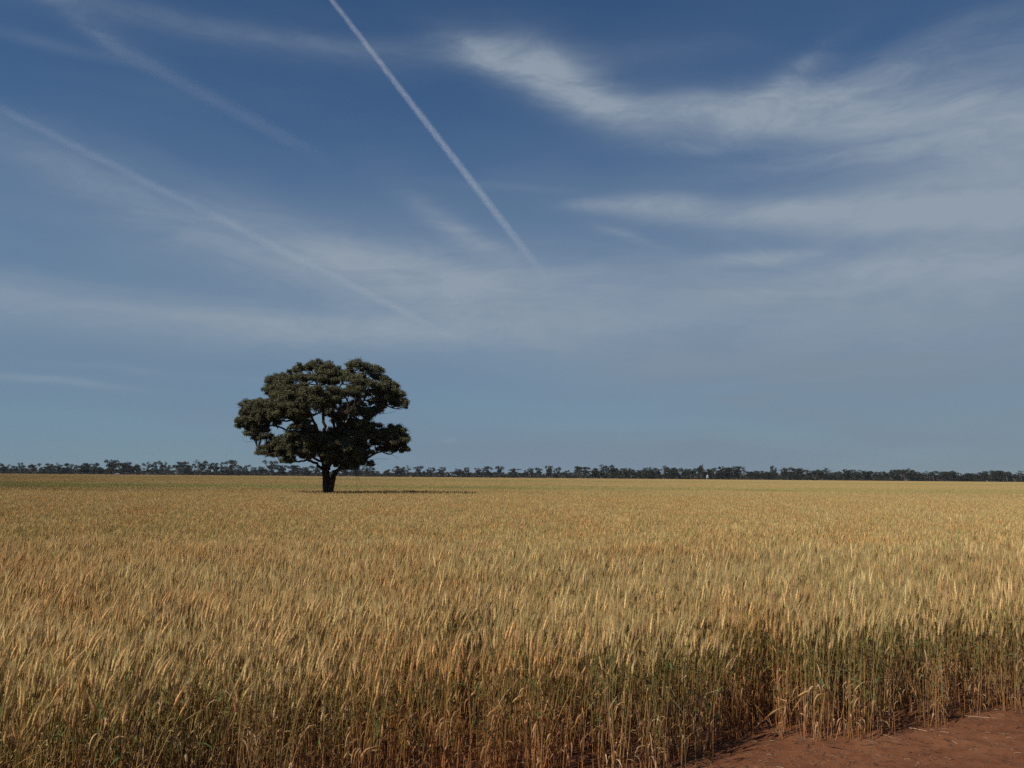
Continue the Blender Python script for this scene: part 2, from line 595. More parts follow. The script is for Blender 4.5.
LEAN_L, LEAN_R = 0.13, 0.04
protos = {}                                   # branch -> list of prototype meshes
rng = random.Random(11)
for side, lean in ((0, LEAN_L), (1, LEAN_R)):
    near = []
    for k in range(26):
        mb = MB()
        stalk(mb, rng, 0, 0, lean, 0)
        near.append(mb)
    protos[side] = near
    mids = []
    for k in range(5):
        mb = MB()
        for _ in range(470):
            sx_, sy_ = rng.uniform(-0.53, 0.53), rng.uniform(-0.53, 0.53)
            hn = noise.noise((sx_ * 2.6, sy_ * 2.6, 20.0 + k))
            if noise.noise((sx_ * 3.2, sy_ * 3.2, 40.0 + k)) < -0.38:
                continue
            stalk(mb, rng, sx_, sy_, lean, 1, 1 + 0.14 * hn)
        mids.append(mb)
    protos[2 + side] = mids
    fars = []
    for k in range(4):
        mb = MB()
        for _ in range(2000):
            stalk(mb, rng, rng.uniform(-2.1, 2.1), rng.uniform(-2.1, 2.1), lean, 2)
        fars.append(mb)
    protos[4 + side] = fars

# where the crop stands: its near edge, read along the track
EDGE = []
for px, py in [(-250, 960), (0, 880), (300, 815), (560, 790), (690, 772), (716, 765), (722, 742), (786, 738), (796, 746), (845, 746), (880, 738), (950, 726),
               (1000, 716), (1024, 712), (1100, 700), (1300, 676)]:
    p = on_plane(px, py, 0.0)
    EDGE.append((p.x, p.y))


def edge_y(x):
    for (x0, y0), (x1, y1) in zip(EDGE, EDGE[1:]):
        if x0 <= x <= x1:
            return y0 + (y1 - y0) * (x - x0) / (x1 - x0 + 1e-9)
    end = EDGE[0] if x < EDGE[0][0] else EDGE[-1]
    return end[1] + 0.40 * (x - end[0])


P, ROT, SCL, BR, IDX = [], [], [], [], []


def put(x, y, z, rx, ry, rz, s, br):
    P.append((x, y, z))
    ROT.append((rx, ry, rz))
    SCL.append(s)
    BR.append(br)
    IDX.append(rng.randrange(1000))


def side_of(x, y):
    return 0 if (x / max(y, 1) + rng.gauss(0, 0.22)) < -0.12 else 1


NEAR_END = 11.0
# plants of several tillers, sown in drill rows that follow the track edge
sl = (EDGE[9][1] - EDGE[4][1]) / (EDGE[9][0] - EDGE[4][0])
row = -3.0
while row < 20:
    x = -10.5
    while x < 10.5:
        x += rng.uniform(0.021, 0.062)
        y = sl * x + row + rng.gauss(0, 0.035)
        if y > NEAR_END + 0.5 or abs(x) > 0.64 * y + 2.6 or y < 1.2:
            continue
        ey = edge_y(x) + 0.07 * noise.noise((x * 2.6, 0, 1.7))
        if y < ey:
            continue
        thin = noise.noise((x * 2.2, y * 2.2, 4.0))
        if thin < (-0.30 if y < ey + 1.0 else -0.36):
            continue
        if rng.random() > 0.55 + 0.45 * min(1.0, (y - ey) / 0.9):
            continue
        for _ in range(rng.choice((3, 4, 5, 6))):
            tl = 0.05 if rng.random() > 0.045 else 0.30
            put(x + rng.gauss(0, 0.025), y + rng.gauss(0, 0.025), 0.0, rng.gauss(0, tl), rng.gauss(0, tl), rng.gauss(0, 0.7),
                rng.uniform(0.86, 1.10) * (1 + 0.09 * noise.noise((x * 0.8, y * 0.8, 8.0)) + 0.13 * noise.noise((x * 2.6, y * 2.6, 11.0))), side_of(x, y))
    row += 0.155
n_near = len(P)
y = NEAR_END + 0.4
while y < 44:
    x = -math.ceil(0.64 * y + 3)
    while x <= 0.64 * y + 3:
        put(x, y, 0.0, 0, 0, rng.gauss(0, 0.12), 1 + 0.07 * noise.noise((x * 0.4, y * 0.4, 8.0)) + rng.gauss(0, 0.015), 2 + side_of(x, y))
        x += 1.0
    y += 1.0
y += 1.5
while y < 800:
    x = -math.ceil((0.64 * y + 8) / 4) * 4
    while x <= 0.64 * y + 8:
        put(x, y, 0.0, 0, 0, rng.gauss(0, 0.06), 1 + 0.05 * noise.noise((x * 0.12, y * 0.12, 8.0)) + rng.gauss(0, 0.012), 4 + side_of(x, y))
        x += 4.0
    y += 4.0
print("wheat points", n_near, len(P))

wm = bpy.data.meshes.new("wheat_crop")
n = len(P)
wm.vertices.add(n)
wm.vertices.foreach_set("co", np.array(P, np.float32).ravel())
for nm, tp, fld, arr in (("rot", 'FLOAT_VECTOR', "vector", np.array(ROT, np.float32).ravel()), ("scl", 'FLOAT', "value", np.array(SCL, np.float32)),
                         ("branch", 'INT', "value", np.array(BR, np.int32)), ("pick", 'INT', "value", np.array(IDX, np.int32))):
    a = wm.attributes.new(nm, tp, 'POINT')
    a.data.foreach_set(fld, arr)
wm.materials.append(M_WHEAT)
wheat = link("wheat_crop", wm)
tag(wheat, "ripening golden bearded wheat crop with green patches filling the paddock", "wheat crop", None, "stuff")

ng = bpy.data.node_groups.new("wheat_plants", 'GeometryNodeTree')
ng.interface.new_socket("Geometry", in_out='INPUT', socket_type='NodeSocketGeometry')
ng.interface.new_socket("Geometry", in_out='OUTPUT', socket_type='NodeSocketGeometry')
gi = ng.nodes.new('NodeGroupInput')
go = ng.nodes.new('NodeGroupOutput')
jo = ng.nodes.new('GeometryNodeJoinGeometry')
ng.links.new(jo.outputs[0], go.inputs[0])


def attr(name, tp):
    nn = ng.nodes.new('GeometryNodeInputNamedAttribute')
    nn.data_type = tp
    nn.inputs['Name'].default_value = name
    return nn.outputs[0]


a_rot, a_scl, a_br, a_pick = attr("rot", 'FLOAT_VECTOR'), attr("scl", 'FLOAT'), attr("branch", 'INT'), attr("pick", 'INT')
for b, lst in protos.items():
    jn = ng.nodes.new('GeometryNodeJoinGeometry')
    for k, mb in enumerate(lst):
        me = mb.mesh("wheat_plant", M_WHEAT, smooth=(b < 2), color=True)
        po = bpy.data.objects.new("wheat_plant", me)          # mesh source only, never placed in the scene
        oi = ng.nodes.new('GeometryNodeObjectInfo')
        oi.inputs['Object'].default_value = po
        oi.inputs['As Instance'].default_value = False
        gti = ng.nodes.new('GeometryNodeGeometryToInstance')
        ng.links.new(oi.outputs['Geometry'], gti.inputs[0])
        ng.links.new(gti.outputs[0], jn.inputs[0])
    cmpn = ng.nodes.new('FunctionNodeCompare')
    cmpn.data_type = 'INT'
    cmpn.operation = 'EQUAL'
    ng.links.new(a_br, cmpn.inputs[2])
    cmpn.inputs[3].default_value = b
    iop = ng.nodes.new('GeometryNodeInstanceOnPoints')
    ng.links.new(gi.outputs[0], iop.inputs['Points'])
    ng.links.new(cmpn.outputs[0], iop.inputs['Selection'])
    ng.links.new(jn.outputs[0], iop.inputs['Instance'])
    iop.inputs['Pick Instance'].default_value = True
    ng.links.new(a_pick, iop.inputs['Instance Index'])
    ng.links.new(a_rot, iop.inputs['Rotation'])
    ng.links.new(a_scl, iop.inputs['Scale'])
    ng.links.new(iop.outputs[0], jo.inputs[0])
md = wheat.modifiers.new("plants", 'NODES')
md.node_group = ng


# ------------------------------------------------------------------ foliage clumps
def leaf_quads(centres, rng_np, length, width, droop=0.5):
    n = len(centres)
    d = rng_np.normal(size=(n, 3))
    d[:, 2] -= droop
    d /= np.linalg.norm(d, axis=1, keepdims=True)
    s = np.cross(d, rng_np.normal(size=(n, 3)))
    s /= np.linalg.norm(s, axis=1, keepdims=True) + 1e-9
    L = (length * rng_np.uniform(0.6, 1.3, n))[:, None]
    W = (width * rng_np.uniform(0.6, 1.3, n))[:, None]
    V = np.empty((n, 4, 3))
    V[:, 0] = centres - d * L * 0.5
    V[:, 1] = centres + s * W * 0.5
    V[:, 2] = centres + d * L * 0.5
    V[:, 3] = centres - s * W * 0.5
    return V


def dome_points(rng_np, c, r, n, tufts, sig):
    """points of one domed clump: tufts over the upper shell, loose below"""
    d = rng_np.normal(size=(tufts, 3))
    d /= np.linalg.norm(d, axis=1, keepdims=True)
    d[:, 2] = np.where(d[:, 2] < -0.25, -d[:, 2], d[:, 2])
    rad = rng_np.uniform(0.55, 1.0, tufts)[:, None]
    tc = np.array(c) + d * rad * np.array(r)
    k = rng_np.integers(0, tufts, n)
    return tc[k] + rng_np.normal(size=(n, 3)) * np.array((sig, sig, sig * 0.72)), k


# ------------------------------------------------------------------ the lone gum tree
TY = 44.0
base = on_plane(326.9, 493.4, 0.75)
TY = base.y
S = TY / FPX / math.cos(PITCH)


def tz(zx, zy, w=0.0):
    """tree space from the picture of the tree: metres right of, behind and above the trunk foot"""
    px, py = 220 + zx / 4.8, 345 + zy / 4.8
    return Vector(((px - 328.0) * S, w, (493.0 - py) * S + 0.75))


tree = bpy.data.objects.new("gum_tree", None)
COL.objects.link(tree)
tree.location = (base.x, base.y, 0.0)
tag(tree, "big lone gum tree with a broad dark domed crown standing in the wheat", "tree")


def smooth_path(pts, sub=4):
    out = []
    n = len(pts)
    for i in range(n - 1):
        p0, p1, p2, p3 = pts[max(i - 1, 0)], pts[i], pts[i + 1], pts[min(i + 2, n - 1)]
        for k in range(sub):
            t = k / sub
            out.append(0.5 * ((2 * p1) + (p2 - p0) * t + (2 * p0 - 5 * p1 + 4 * p2 - p3) * t * t + (3 * p1 - p0 - 3 * p2 + p3) * t ** 3))
    out.append(pts[-1])
    return out


def limb_mesh(pts, r0, r1, sides=8, flare=0.0, jit=0.03):
    sp_ = smooth_path([Vector(p) for p in pts])
    n = len(sp_)
    rs = []
    for i in range(n):
        f = i / (n - 1)
        rs.append((r0 + (r1 - r0) * f ** 0.8) * (1 + random.uniform(-0.06, 0.06)) + flare * math.exp(-f * 9))
        if 0 < i < n - 1:
            sp_[i] += Vector((random.gauss(0, jit), random.gauss(0, jit), random.gauss(0, jit * 0.5)))
    mb = MB()
    mb.tube(sp_, rs, sides)
    return mb, sp_, rs


Z = tz
trunk_mb, tr_pts, tr_r = limb_mesh([Z(520, 760), Z(519, 690), Z(513, 640), Z(507, 590), Z(500, 545), Z(492, 505)], 0.235, 0.175, 12, 0.09, 0.01)
mb2, p2, r2 = limb_mesh([Z(526, 755, -.05), Z(538, 680, -.1), Z(550, 630, -.15), Z(562, 605, -.2)], 0.20, 0.12, 10, 0.05, 0.01)
trunk_mb.add(mb2.v, mb2.f)
link("trunk", trunk_mb.mesh("trunk", M_BARK, smooth=True), tree)
skeleton = []
for pts, r0, r1 in [
        ([Z(562, 608, -.2), Z(590, 592, -.5), Z(630, 580, -.8), Z(680, 572, -1.0), Z(725, 560, -.9)], 0.115, 0.04),
        ([Z(505, 605), Z(470, 572, -.3), Z(430, 556, -.6), Z(390, 563, -.9), Z(340, 548, -1.2)], 0.11, 0.04),
        ([Z(500, 555), Z(470, 485, -.5), Z(425, 415, -.9), Z(370, 372, -1.3), Z(300, 320, -1.0), Z(240, 260, -.4)], 0.17, 0.05),
        ([Z(494, 520), Z(488, 430, .3), Z(486, 350, .3), Z(470, 250, .2), Z(430, 150, .3)], 0.16, 0.05),
        ([Z(520, 600), Z(535, 510, .3), Z(560, 420, .6), Z(592, 360, .9), Z(650, 280, .9), Z(700, 190, .6)], 0.17, 0.05),
        ([Z(530, 510, .3), Z(545, 410, 0), Z(540, 330, -.4), Z(555, 250, -.6), Z(600, 150, -.4)], 0.12, 0.04),
        ([Z(540, 540), Z(600, 440, -.5), Z(660, 395, -.9), Z(740, 345, -1.0), Z(810, 285, -.4)], 0.14, 0.045),
        ([Z(540, 610, .1), Z(610, 572, .5), Z(690, 545, .7), Z(760, 510, .4), Z(840, 480, 0)], 0.12, 0.04),
        ([Z(490, 530), Z(400, 470, .4), Z(335, 440, .5), Z(290, 400, .3), Z(200, 390, 0), Z(120, 360, 0)], 0.12, 0.035),
        ([Z(512, 560, -.2), Z(520, 480, -1.2), Z(500, 400, -2.2), Z(470, 320, -2.9), Z(440, 260, -3.0)], 0.15, 0.05),
        ([Z(508, 560, .2), Z(500, 470, 1.2), Z(520, 380, 2.2), Z(560, 300, 2.9), Z(540, 230, 3.0)], 0.15, 0.05),
        ([Z(520, 540, -.2), Z(570, 470, -1.2), Z(620, 410, -2.0), Z(650, 350, -2.6)], 0.11, 0.04),
        ([Z(500, 560, .2), Z(440, 470, 1.4), Z(380, 380, 2.4), Z(340, 300, 2.6)], 0.11, 0.04),
        ([Z(490, 560, -.1), Z(430, 530, -.8), Z(360, 500, -1.2), Z(270, 530, -1.0), Z(215, 520, -.6)], 0.085, 0.03)]:
    mb, sk, _ = limb_mesh(pts, r0 * 0.85, r1 * 0.7, 7, 0.0, 0.035)
    link("limb", mb.mesh("limb", M_BARK, smooth=True), tree)
    skeleton += sk[4:]

CLUMPS = [  # picture x, y, half width, half height (as on the enlarged view) and depth behind the trunk
    (470, 105, 72, 34, 0.2), (395, 120, 55, 26, -0.2), (535, 125, 50, 26, 0.5), (650, 112, 62, 36, -0.2), (725, 135, 60, 40, 0.3), (770, 170, 35, 26, 0.2),
    (265, 180, 62, 32, 0.0), (325, 172, 45, 24, -.8), (225, 215, 38, 26, 0.1), (390, 190, 55, 28, -1.6), (470, 195, 62, 32, -1.8), (560, 200, 40, 22, -1.2),
    (650, 190, 60, 32, -1.4), (720, 215, 60, 30, -1.2), (800, 215, 42, 30, 0.1), (845, 245, 34, 34, 0.2), (848, 285, 38, 22, 0.0), (884, 293, 15, 18, 0.0), (780, 260, 38, 24, -.6),
    (260, 240, 55, 26, -1.1), (330, 235, 40, 24, -1.8), (410, 245, 58, 30, -2.6), (490, 260, 60, 34, -2.9), (575, 255, 50, 30, -2.4), (640, 255, 42, 28, -1.9), (715, 270, 36, 16, 0.8),
    (125, 300, 42, 30, 0.1), (165, 310, 38, 26, -.6), (105, 345, 28, 26, 0.2), (150, 355, 48, 28, -.5), (92, 398, 18, 16, 0.0), (135, 400, 40, 22, 0.3), (160, 440, 46, 24, -.2), (215, 420, 46, 30, -.5),
    (230, 320, 52, 32, -1.2), (255, 370, 46, 30, -1.6), (310, 310, 52, 32, -2.1), (305, 360, 36, 28, -1.9), (385, 305, 56, 34, -2.8), (370, 350, 44, 26, -2.5), (440, 330, 52, 36, -3.1), (500, 316, 48, 36, -3.2), (468, 345, 26, 28, -3.0),
    (430, 385, 40, 26, -2.4), (590, 310, 44, 34, -2.5), (640, 340, 50, 42, -1.9), (605, 365, 36, 36, -1.6), (700, 355, 46, 40, -1.2), (745, 330, 36, 34, -.6), (690, 400, 55, 40, -.9),
    (660, 440, 44, 34, -1.3), (745, 400, 36, 26, -.4), (800, 410, 44, 30, 0.2), (850, 420, 38, 36, 0.1), (875, 465, 28, 34, 0.2), (825, 465, 50, 38, -.3), (770, 450, 42, 32, -.4), (890, 502, 17, 17, 0.0), (780, 505, 44, 18, .3), (840, 505, 36, 16, .3),
    (400, 450, 52, 34, -2.0), (440, 490, 54, 40, -1.9), (370, 490, 46, 32, -1.5), (320, 480, 46, 34, -1.1), (270, 490, 42, 32, -.6), (205, 520, 28, 28, -.2), (255, 530, 48, 26, -.6), (320, 540, 50, 26, -.9), (390, 530, 46, 28, -1.4),
    (480, 440, 36, 30, -1.7), (500, 500, 52, 44, -1.5), (540, 460, 40, 36, -1.4), (570, 510, 50, 44, -1.6), (620, 480, 52, 42, -1.6), (610, 550, 56, 34, -1.4), (660, 530, 48, 38, -1.2), (680, 575, 42, 24, -.9), (630, 590, 44, 16, -.9), (735, 572, 12, 16, -.9), (600, 430, 36, 34, -1.0),
    (330, 400, 26, 14, .8), (460, 320, 30, 30, 2.6), (575, 370, 26, 30, -1.2), (730, 470, 30, 22, .6), (700, 500, 30, 22, -.5), (510, 180, 40, 20, 1.0), (290, 388, 30, 15, -.9), (225, 372, 34, 18, -.9), (335, 262, 40, 20, -2.0), (490, 150, 40, 22, -.6), (442, 368, 36, 30, -2.5), (455, 405, 30, 22, -2.2), (706, 455, 36, 26, -.7), (720, 520, 26, 14, -.4), (450, 545, 46, 24, -1.2), (345, 560, 30, 16, -1.1), (560, 560, 42, 24, -1.3), (300, 265, 40, 22, -1.7), (355, 275, 36, 22, -2.3), (530, 290, 36, 24, -3.0), (565, 150, 40, 26, -.6), (610, 165, 36, 22, -.8), (200, 285, 34, 20, -.6), (760, 215, 40, 26, -.9), (820, 195, 26, 20, 0.2), (675, 300, 40, 28, -1.5), (200, 455, 40, 20, -.2), (545, 430, 30, 26, -1.0),
    # the back of the crown
    (450, 150, 80, 36, 1.8), (620, 150, 70, 34, 1.8), (330, 215, 75, 34, 1.9), (480, 225, 80, 36, 2.9), (625, 225, 60, 30, 2.9), (750, 225, 55, 32, 1.6),
    (250, 290, 45, 30, 1.6), (430, 285, 70, 34, 3.2), (590, 295, 45, 34, 3.1), (800, 255, 40, 26, 1.3), (190, 350, 45, 32, 1.3), (650, 380, 48, 38, 2.4),
    (420, 470, 55, 34, 2.1), (610, 480, 60, 40, 2.2), (320, 500, 55, 30, 1.6), (720, 440, 45, 32, 1.6), (800, 440, 42, 34, 1.2), (520, 510, 50, 34, 2.2), (250, 480, 36, 24, 1.2), (640, 545, 48, 28, 1.6)]
rg = np.random.default_rng(3)
GAPS = [(520, 370, 42, 48), (690, 285, 34, 26), (580, 172, 44, 20), (350, 402, 40, 20), (730, 495, 34, 26), (215, 268, 34, 12), (365, 246, 20, 12), (600, 345, 24, 20),
        (760, 355, 60, 25), (120, 270, 40, 30), (90, 470, 60, 50), (200, 480, 40, 16), (430, 592, 60, 22), (730, 560, 30, 25), (300, 420, 26, 16), (760, 380, 30, 14)]
more = []
for i in range(len(CLUMPS)):
    for k in range(i + 1, len(CLUMPS)):
        a, c = CLUMPS[i], CLUMPS[k]
        dd = math.hypot(a[0] - c[0], a[1] - c[1])
        if dd < 95 and abs(a[4] - c[4]) < 1.0 and dd > 40:
            mx, my = (a[0] + c[0]) / 2 + random.gauss(0, 5), (a[1] + c[1]) / 2 + random.gauss(0, 4)
            if any(((mx - g_[0]) / (g_[2] + 22)) ** 2 + ((my - g_[1]) / (g_[3] + 14)) ** 2 < 1 for g_ in GAPS):
                continue
            if any(math.hypot(mx - q[0], my - q[1]) < 22 and abs(q[4] - (a[4] + c[4]) / 2) < .6 for q in more):
                continue
            more.append((mx, my, 30, 19, (a[4] + c[4]) / 2 + random.gauss(0, .25)))
print("fill clumps", len(more))
CLUMPS = CLUMPS + more
allp, allc = [], []
twig = MB()
PX = S / 4.8
for (cx, cy, rx, ry, w) in CLUMPS:
    c = Z(cx, cy, w)
    rxm, rzm = rx * PX, ry * PX
    r = (rxm, max(0.45, rxm * 0.95), rzm)
    vol = rxm * rzm
    nl = int(1700 + 6400 * vol)
    sg = min(0.092, 0.16 * min(rxm, rzm) + 0.03)
    r = (max(.06, rxm - 0.7 * sg), max(0.45, rxm * 0.95), max(.06, rzm * 1.2 - sg * .8))
    tufts = max(9, int(46 * vol ** 0.8))
    pts_, k = dome_points(rg, c, r, nl, tufts, sg)
    tone = rg.uniform(0.75, 1.25, tufts)[k] * rg.uniform(0.7, 1.3, nl)
    hue = rg.uniform(0, 1, tufts)[k]
    col = np.stack([0.074 + 0.030 * hue, 0.080 + 0.014 * hue, 0.036 + 0.004 * hue], 1) * tone[:, None]
    allp.append(pts_)
    allc.append(col)
    j = min(skeleton, key=lambda q: (q - c).length + (0.6 if q.z > c.z else 0))
    mid_ = j.lerp(c, 0.5) + Vector((random.gauss(0, .12), random.gauss(0, .12), -0.10 + random.gauss(0, .06)))
    ln = (c - j).length
    path = smooth_path([j, mid_, c], 4)
    twig.tube(path, [0.042 * (1 - 0.75 * i / (len(path) - 1)) for i in range(len(path))], 5)
    for _ in range(6):
        e = c + Vector((random.gauss(0, rxm * .5), random.gauss(0, rxm * .5), random.uniform(0.1, 0.8) * rzm))
        a = path[random.randrange(3, len(path) - 1)]
        mm = a.lerp(e, .5) + Vector((random.gauss(0, .06), random.gauss(0, .06), random.gauss(0, .06)))
        pp = smooth_path([a, mm, e], 3)
        twig.tube(pp, [0.02 * (1 - 0.7 * i / (len(pp) - 1)) for i in range(len(pp))], 4)
for pts in ([Z(660, 590, -.8), Z(668, 640, -.8), Z(672, 690, -.8)], [Z(672, 625, -.8), Z(690, 660, -.8), Z(690, 680, -.8)], [Z(700, 550, .4), Z(760, 545, .2), Z(810, 548, .2)],
            [Z(170, 465, 0), Z(120, 470, 0), Z(105, 442, 0)], [Z(790, 515, .3), Z(840, 535, .2), Z(850, 545, .2)], [Z(770, 335, -.4), Z(820, 325, -.2), Z(850, 305, 0)]):
    twig.tube(smooth_path(pts, 3), [0.009 * (1 - .1 * i) for i in range(7)], 4)
link("twigs", twig.mesh("twigs", M_BARK), tree)
allp, allc = np.concatenate(allp), np.concatenate(allc)
print("leaves", len(allp))
crown = link("crown", quads_mesh("crown", leaf_quads(allp, rg, 0.095, 0.034, 0.3), M_LEAF, allc), tree)


# ------------------------------------------------------------------ far trees round the paddock
def far_tree_meshes(kind, seed, hz=12.0):
    """trunk and crown of a distant gum, foot at the origin, height about hz, crown half width about hz*0.45"""
    r_ = random.Random(seed)
    g = np.random.default_rng(seed)
    tr = MB()
    cl = []
    if kind == 'open':            # clear stem, ragged umbrella clumps
        nb = r_.randint(6, 9)
        tops = [(r_.gauss(0, .20) * hz, r_.gauss(0, .2) * hz, r_.uniform(.55, .88) * hz, r_.uniform(.10, .17) * hz, .13 * hz) for _ in range(nb)]
        tops += [(r_.gauss(0, .17) * hz, r_.gauss(0, .15) * hz, r_.uniform(.26, .62) * hz, .15 * hz, .13 * hz) for _ in range(7)]
        tops += [(r_.gauss(0, .22) * hz, r_.gauss(0, .2) * hz, r_.uniform(.06, .2) * hz, .13 * hz, .1 * hz) for _ in range(4)]
        stem_h = .3
    elif kind == 'round':         # dense ball almost to the ground
        tops = [(r_.gauss(0, .17) * hz, r_.gauss(0, .17) * hz, r_.uniform(.24, .86) * hz, r_.uniform(.15, .22) * hz, .15 * hz) for _ in range(20)]
        stem_h = .2
    elif kind == 'cone':
        tops = []
        for i in range(10):
            f = i / 9
            s_ = .26 * (1 - f * .8)
            tops.append((r_.gauss(0, .6) * s_ * hz, r_.gauss(0, .6) * s_ * hz, (.2 + .74 * f) * hz, (.15 - .08 * f) * hz, .09 * hz))
        stem_h = .2
    else:                         # wide low dome
        tops = [(r_.uniform(-.5, .5) * hz, r_.uniform(-.35, .35) * hz, 0, r_.uniform(.15, .22) * hz, .11 * hz) for _ in range(18)]
        tops = [(a, b, (.25 + (.6 * (1 - (abs(a) / (.62 * hz)) ** 2)) * r_.uniform(.45, 1)) * hz, q, z_) for a, b, _, q, z_ in tops]
        stem_h = .22
    lx, ly = r_.gauss(0, .03) * hz, r_.gauss(0, .03) * hz
    fork = Vector((lx, ly, stem_h * hz))
    tr.tube(smooth_path([Vector((0, 0, -0.2)), fork * .5, fork], 3), [.034 * hz * (1 - .3 * i / 6) for i in range(7)], 6)
    pts, cs = [], []
    for (a, b, c, q, z_) in tops:
        e = Vector((a, b, c))
        tr.tube(smooth_path([fork, fork.lerp(e, .5) + Vector((0, 0, -.03 * hz)), e], 2), [.017 * hz * (1 - .6 * i / 4) for i in range(5)], 4)
        nq = int(110 * (q / (.15 * hz)) ** 2)
        p_, k_ = dome_points(g, (a, b, c), (q, q, z_), nq, 10, .035 * hz)
        t_ = g.uniform(.7, 1.3, 10)[k_] * g.uniform(.75, 1.25, nq)
        pts.append(p_)
        cs.append(np.array((0.031, 0.034, 0.021)) * t_[:, None])
    pts, cs = np.concatenate(pts), np.concatenate(cs)
    V = leaf_quads(pts, g, .062 * hz, .036 * hz, 0.2)
    return tr.mesh("trunk", M_FARBARK), quads_mesh("crown", V, M_FARLEAF, cs)


HZ = 12.0
kinds = {}
sd_ = 100
for kd, cnt in (('open', 7), ('round', 5), ('cone', 3), ('wide', 4)):
    kinds[kd] = []
    for _ in range(cnt):
        sd_ += 1
        kinds[kd].append(far_tree_meshes(kd, sd_))
NATURAL_W = {'open': 0.98, 'round': 0.88, 'cone': 0.68, 'wide': 1.4}


def base_y(px):
    return 472.6 + 8.4 * px / 1024


def far_tree(px, wpx, top, kd, label, group, dist, name="gum_tree"):
    p = at_depth(px, base_y(px), dist)
    h = (base_y(px) - top) / FPX * dist * 1.03 + 0.9
    w = wpx / FPX * dist
    tm, cm = random.choice(kinds[kd])
    o = bpy.data.objects.new(name, None)
    COL.objects.link(o)
    o.location = (p.x, dist, 0)
    sx = w / (NATURAL_W[kd] * HZ)
    o.scale = (sx, sx, h / HZ)
    o.rotation_euler = (0, 0, random.uniform(0, 6.28))
    tag(o, label, "tree", group)
    for nm, me in (("trunk", tm), ("crown", cm)):
        c = bpy.data.objects.new(nm, me)
        COL.objects.link(c)
        c.parent = o
    return o


GL = "small trees in the broken row left of the lone tree"
LL = "one of the small dark trees in the broken row left of the lone tree"
GM = "small trees in the row just right of the lone tree"
LM = "one of the small dark trees in the row just right of the lone tree"
GR = "trees of the continuous dark belt on the right"
LR = "one of the crowded dark trees in the unbroken belt across the right skyline"
ROWS = [
    (5, 13, 463.0, 'open', "flat topped open tree, leftmost of the distant row", None), (15, 9, 464.5, 'open', LL, GL),
    (21, 7, 460.5, 'open', "thin bare stemmed tree with a small high tuft at the far left", None), (33, 14, 461.5, 'open', LL, GL),
    (43, 9, 465.5, 'open', LL, GL), (50, 12, 461.5, 'open', LL, GL), (58, 11, 463.0, 'open', LL, GL), (71, 13, 462.5, 'open', LL, GL), (66, 9, 466.0, 'round', LL, GL),
    (83, 14, 462.5, 'round', LL, GL), (92, 12, 462.0, 'open', LL, GL), (99, 8, 465.5, 'round', LL, GL),
    (112, 15, 459.3, 'round', "dense round dark tree, the bulkiest in the row at far left", None), (124, 13, 461.5, 'round', LL, GL), (131, 9, 465.0, 'round', LL, GL),
    (138, 12, 461.3, 'open', LL, GL), (147, 9, 461.5, 'cone', "narrow pointed tree among the rounder ones in the left row", None), (155, 11, 460.5, 'open', LL, GL), (163, 11, 460.3, 'open', LL, GL),
    (180, 21, 460.3, 'wide', "broad triangular tree standing alone between two gaps in the left row", None), (188, 9, 466.5, 'round', LL, GL),
    (201, 15, 458.6, 'open', "ragged tall tree with jutting top branches right of the wide gap", None), (209, 9, 463, 'open', LL, GL), (216, 12, 461.5, 'open', LL, GL), (222, 9, 463.5, 'open', LL, GL),
    (229, 15, 459.0, 'open', "tall open tree with uneven tufts, last big one before the lone tree", None), (237, 9, 465, 'open', LL, GL), (246, 10, 464.2, 'open', LL, GL),
    (255, 9, 466, 'open', LL, GL), (262, 9, 465, 'open', LL, GL), (271, 14, 459.5, 'open', "pale slim tree seen under the left side of the lone tree crown", None), (281, 12, 464.5, 'round', LL, GL),
    (293, 13, 463.5, 'round', LL, GL), (305, 12, 466, 'round', LL, GL), (316, 11, 465, 'open', LL, GL), (345, 11, 467, 'round', LM, GM), (356, 11, 466, 'round', LM, GM), (367, 11, 464, 'open', LM, GM),
    (373, 8, 466.5, 'open', LM, GM), (387, 8, 468.5, 'open', LM, GM), (401, 17, 464.3, 'open', "spreading open tree, first clear one right of the lone tree", None), (396, 9, 467, 'open', LM, GM),
    (419, 12, 464.5, 'open', LM, GM), (431, 12, 465.5, 'open', LM, GM), (442, 10, 465.0, 'open', LM, GM), (459, 11, 467.3, 'open', LM, GM), (467, 10, 466.5, 'open', LM, GM), (478, 11, 466.0, 'open', LM, GM),
    (489, 11, 465.3, 'open', LM, GM), (499, 12, 464.6, 'open', LM, GM), (513, 13, 467.0, 'open', LM, GM), (523, 5, 471, 'round', LM, GM), (530, 10, 466.5, 'open', LM, GM), (538, 9, 466.3, 'open', LM, GM),
    (549, 8, 465.0, 'round', "narrow egg shaped dark tree taller than its neighbours near the middle", None), (557, 8, 466.3, 'open', LM, GM), (566, 9, 469.5, 'open', LM, GM),
    (581, 21, 464.6, 'wide', "massive dark dome shaped tree right of the middle, widest in the belt", None), (594, 10, 467.5, 'round', LM, GM)]
for i, (px, w, top, kd, lb, gp) in enumerate(ROWS):
    far_tree(px, w * 1.12, top, kd, lb, gp, 735 + random.uniform(0, 40))
x = 601.0
rr = random.Random(5)
while x < 1075:
    f = (x - 600) / 424
    bt = base_y(x) - (11.6 - 2.0 * f)
    top = bt + rr.gauss(0, 1.4)
    kd = rr.choice(('open', 'open', 'round', 'round', 'open', 'cone'))
    far_tree(x, rr.uniform(10, 15), top, kd, LR, GR, 735 + rr.uniform(0, 45))
    x += rr.uniform(4.8, 7.6)
far_tree(701, 7, 462.8, 'open', "slender tree whose small tuft rises above the dark belt", None, 742)
x = -6.0
while x > -45:
    far_tree(x, rr.uniform(10, 14), 462 + rr.gauss(0, 1), 'open', LL, GL, 745)
    x -= 11

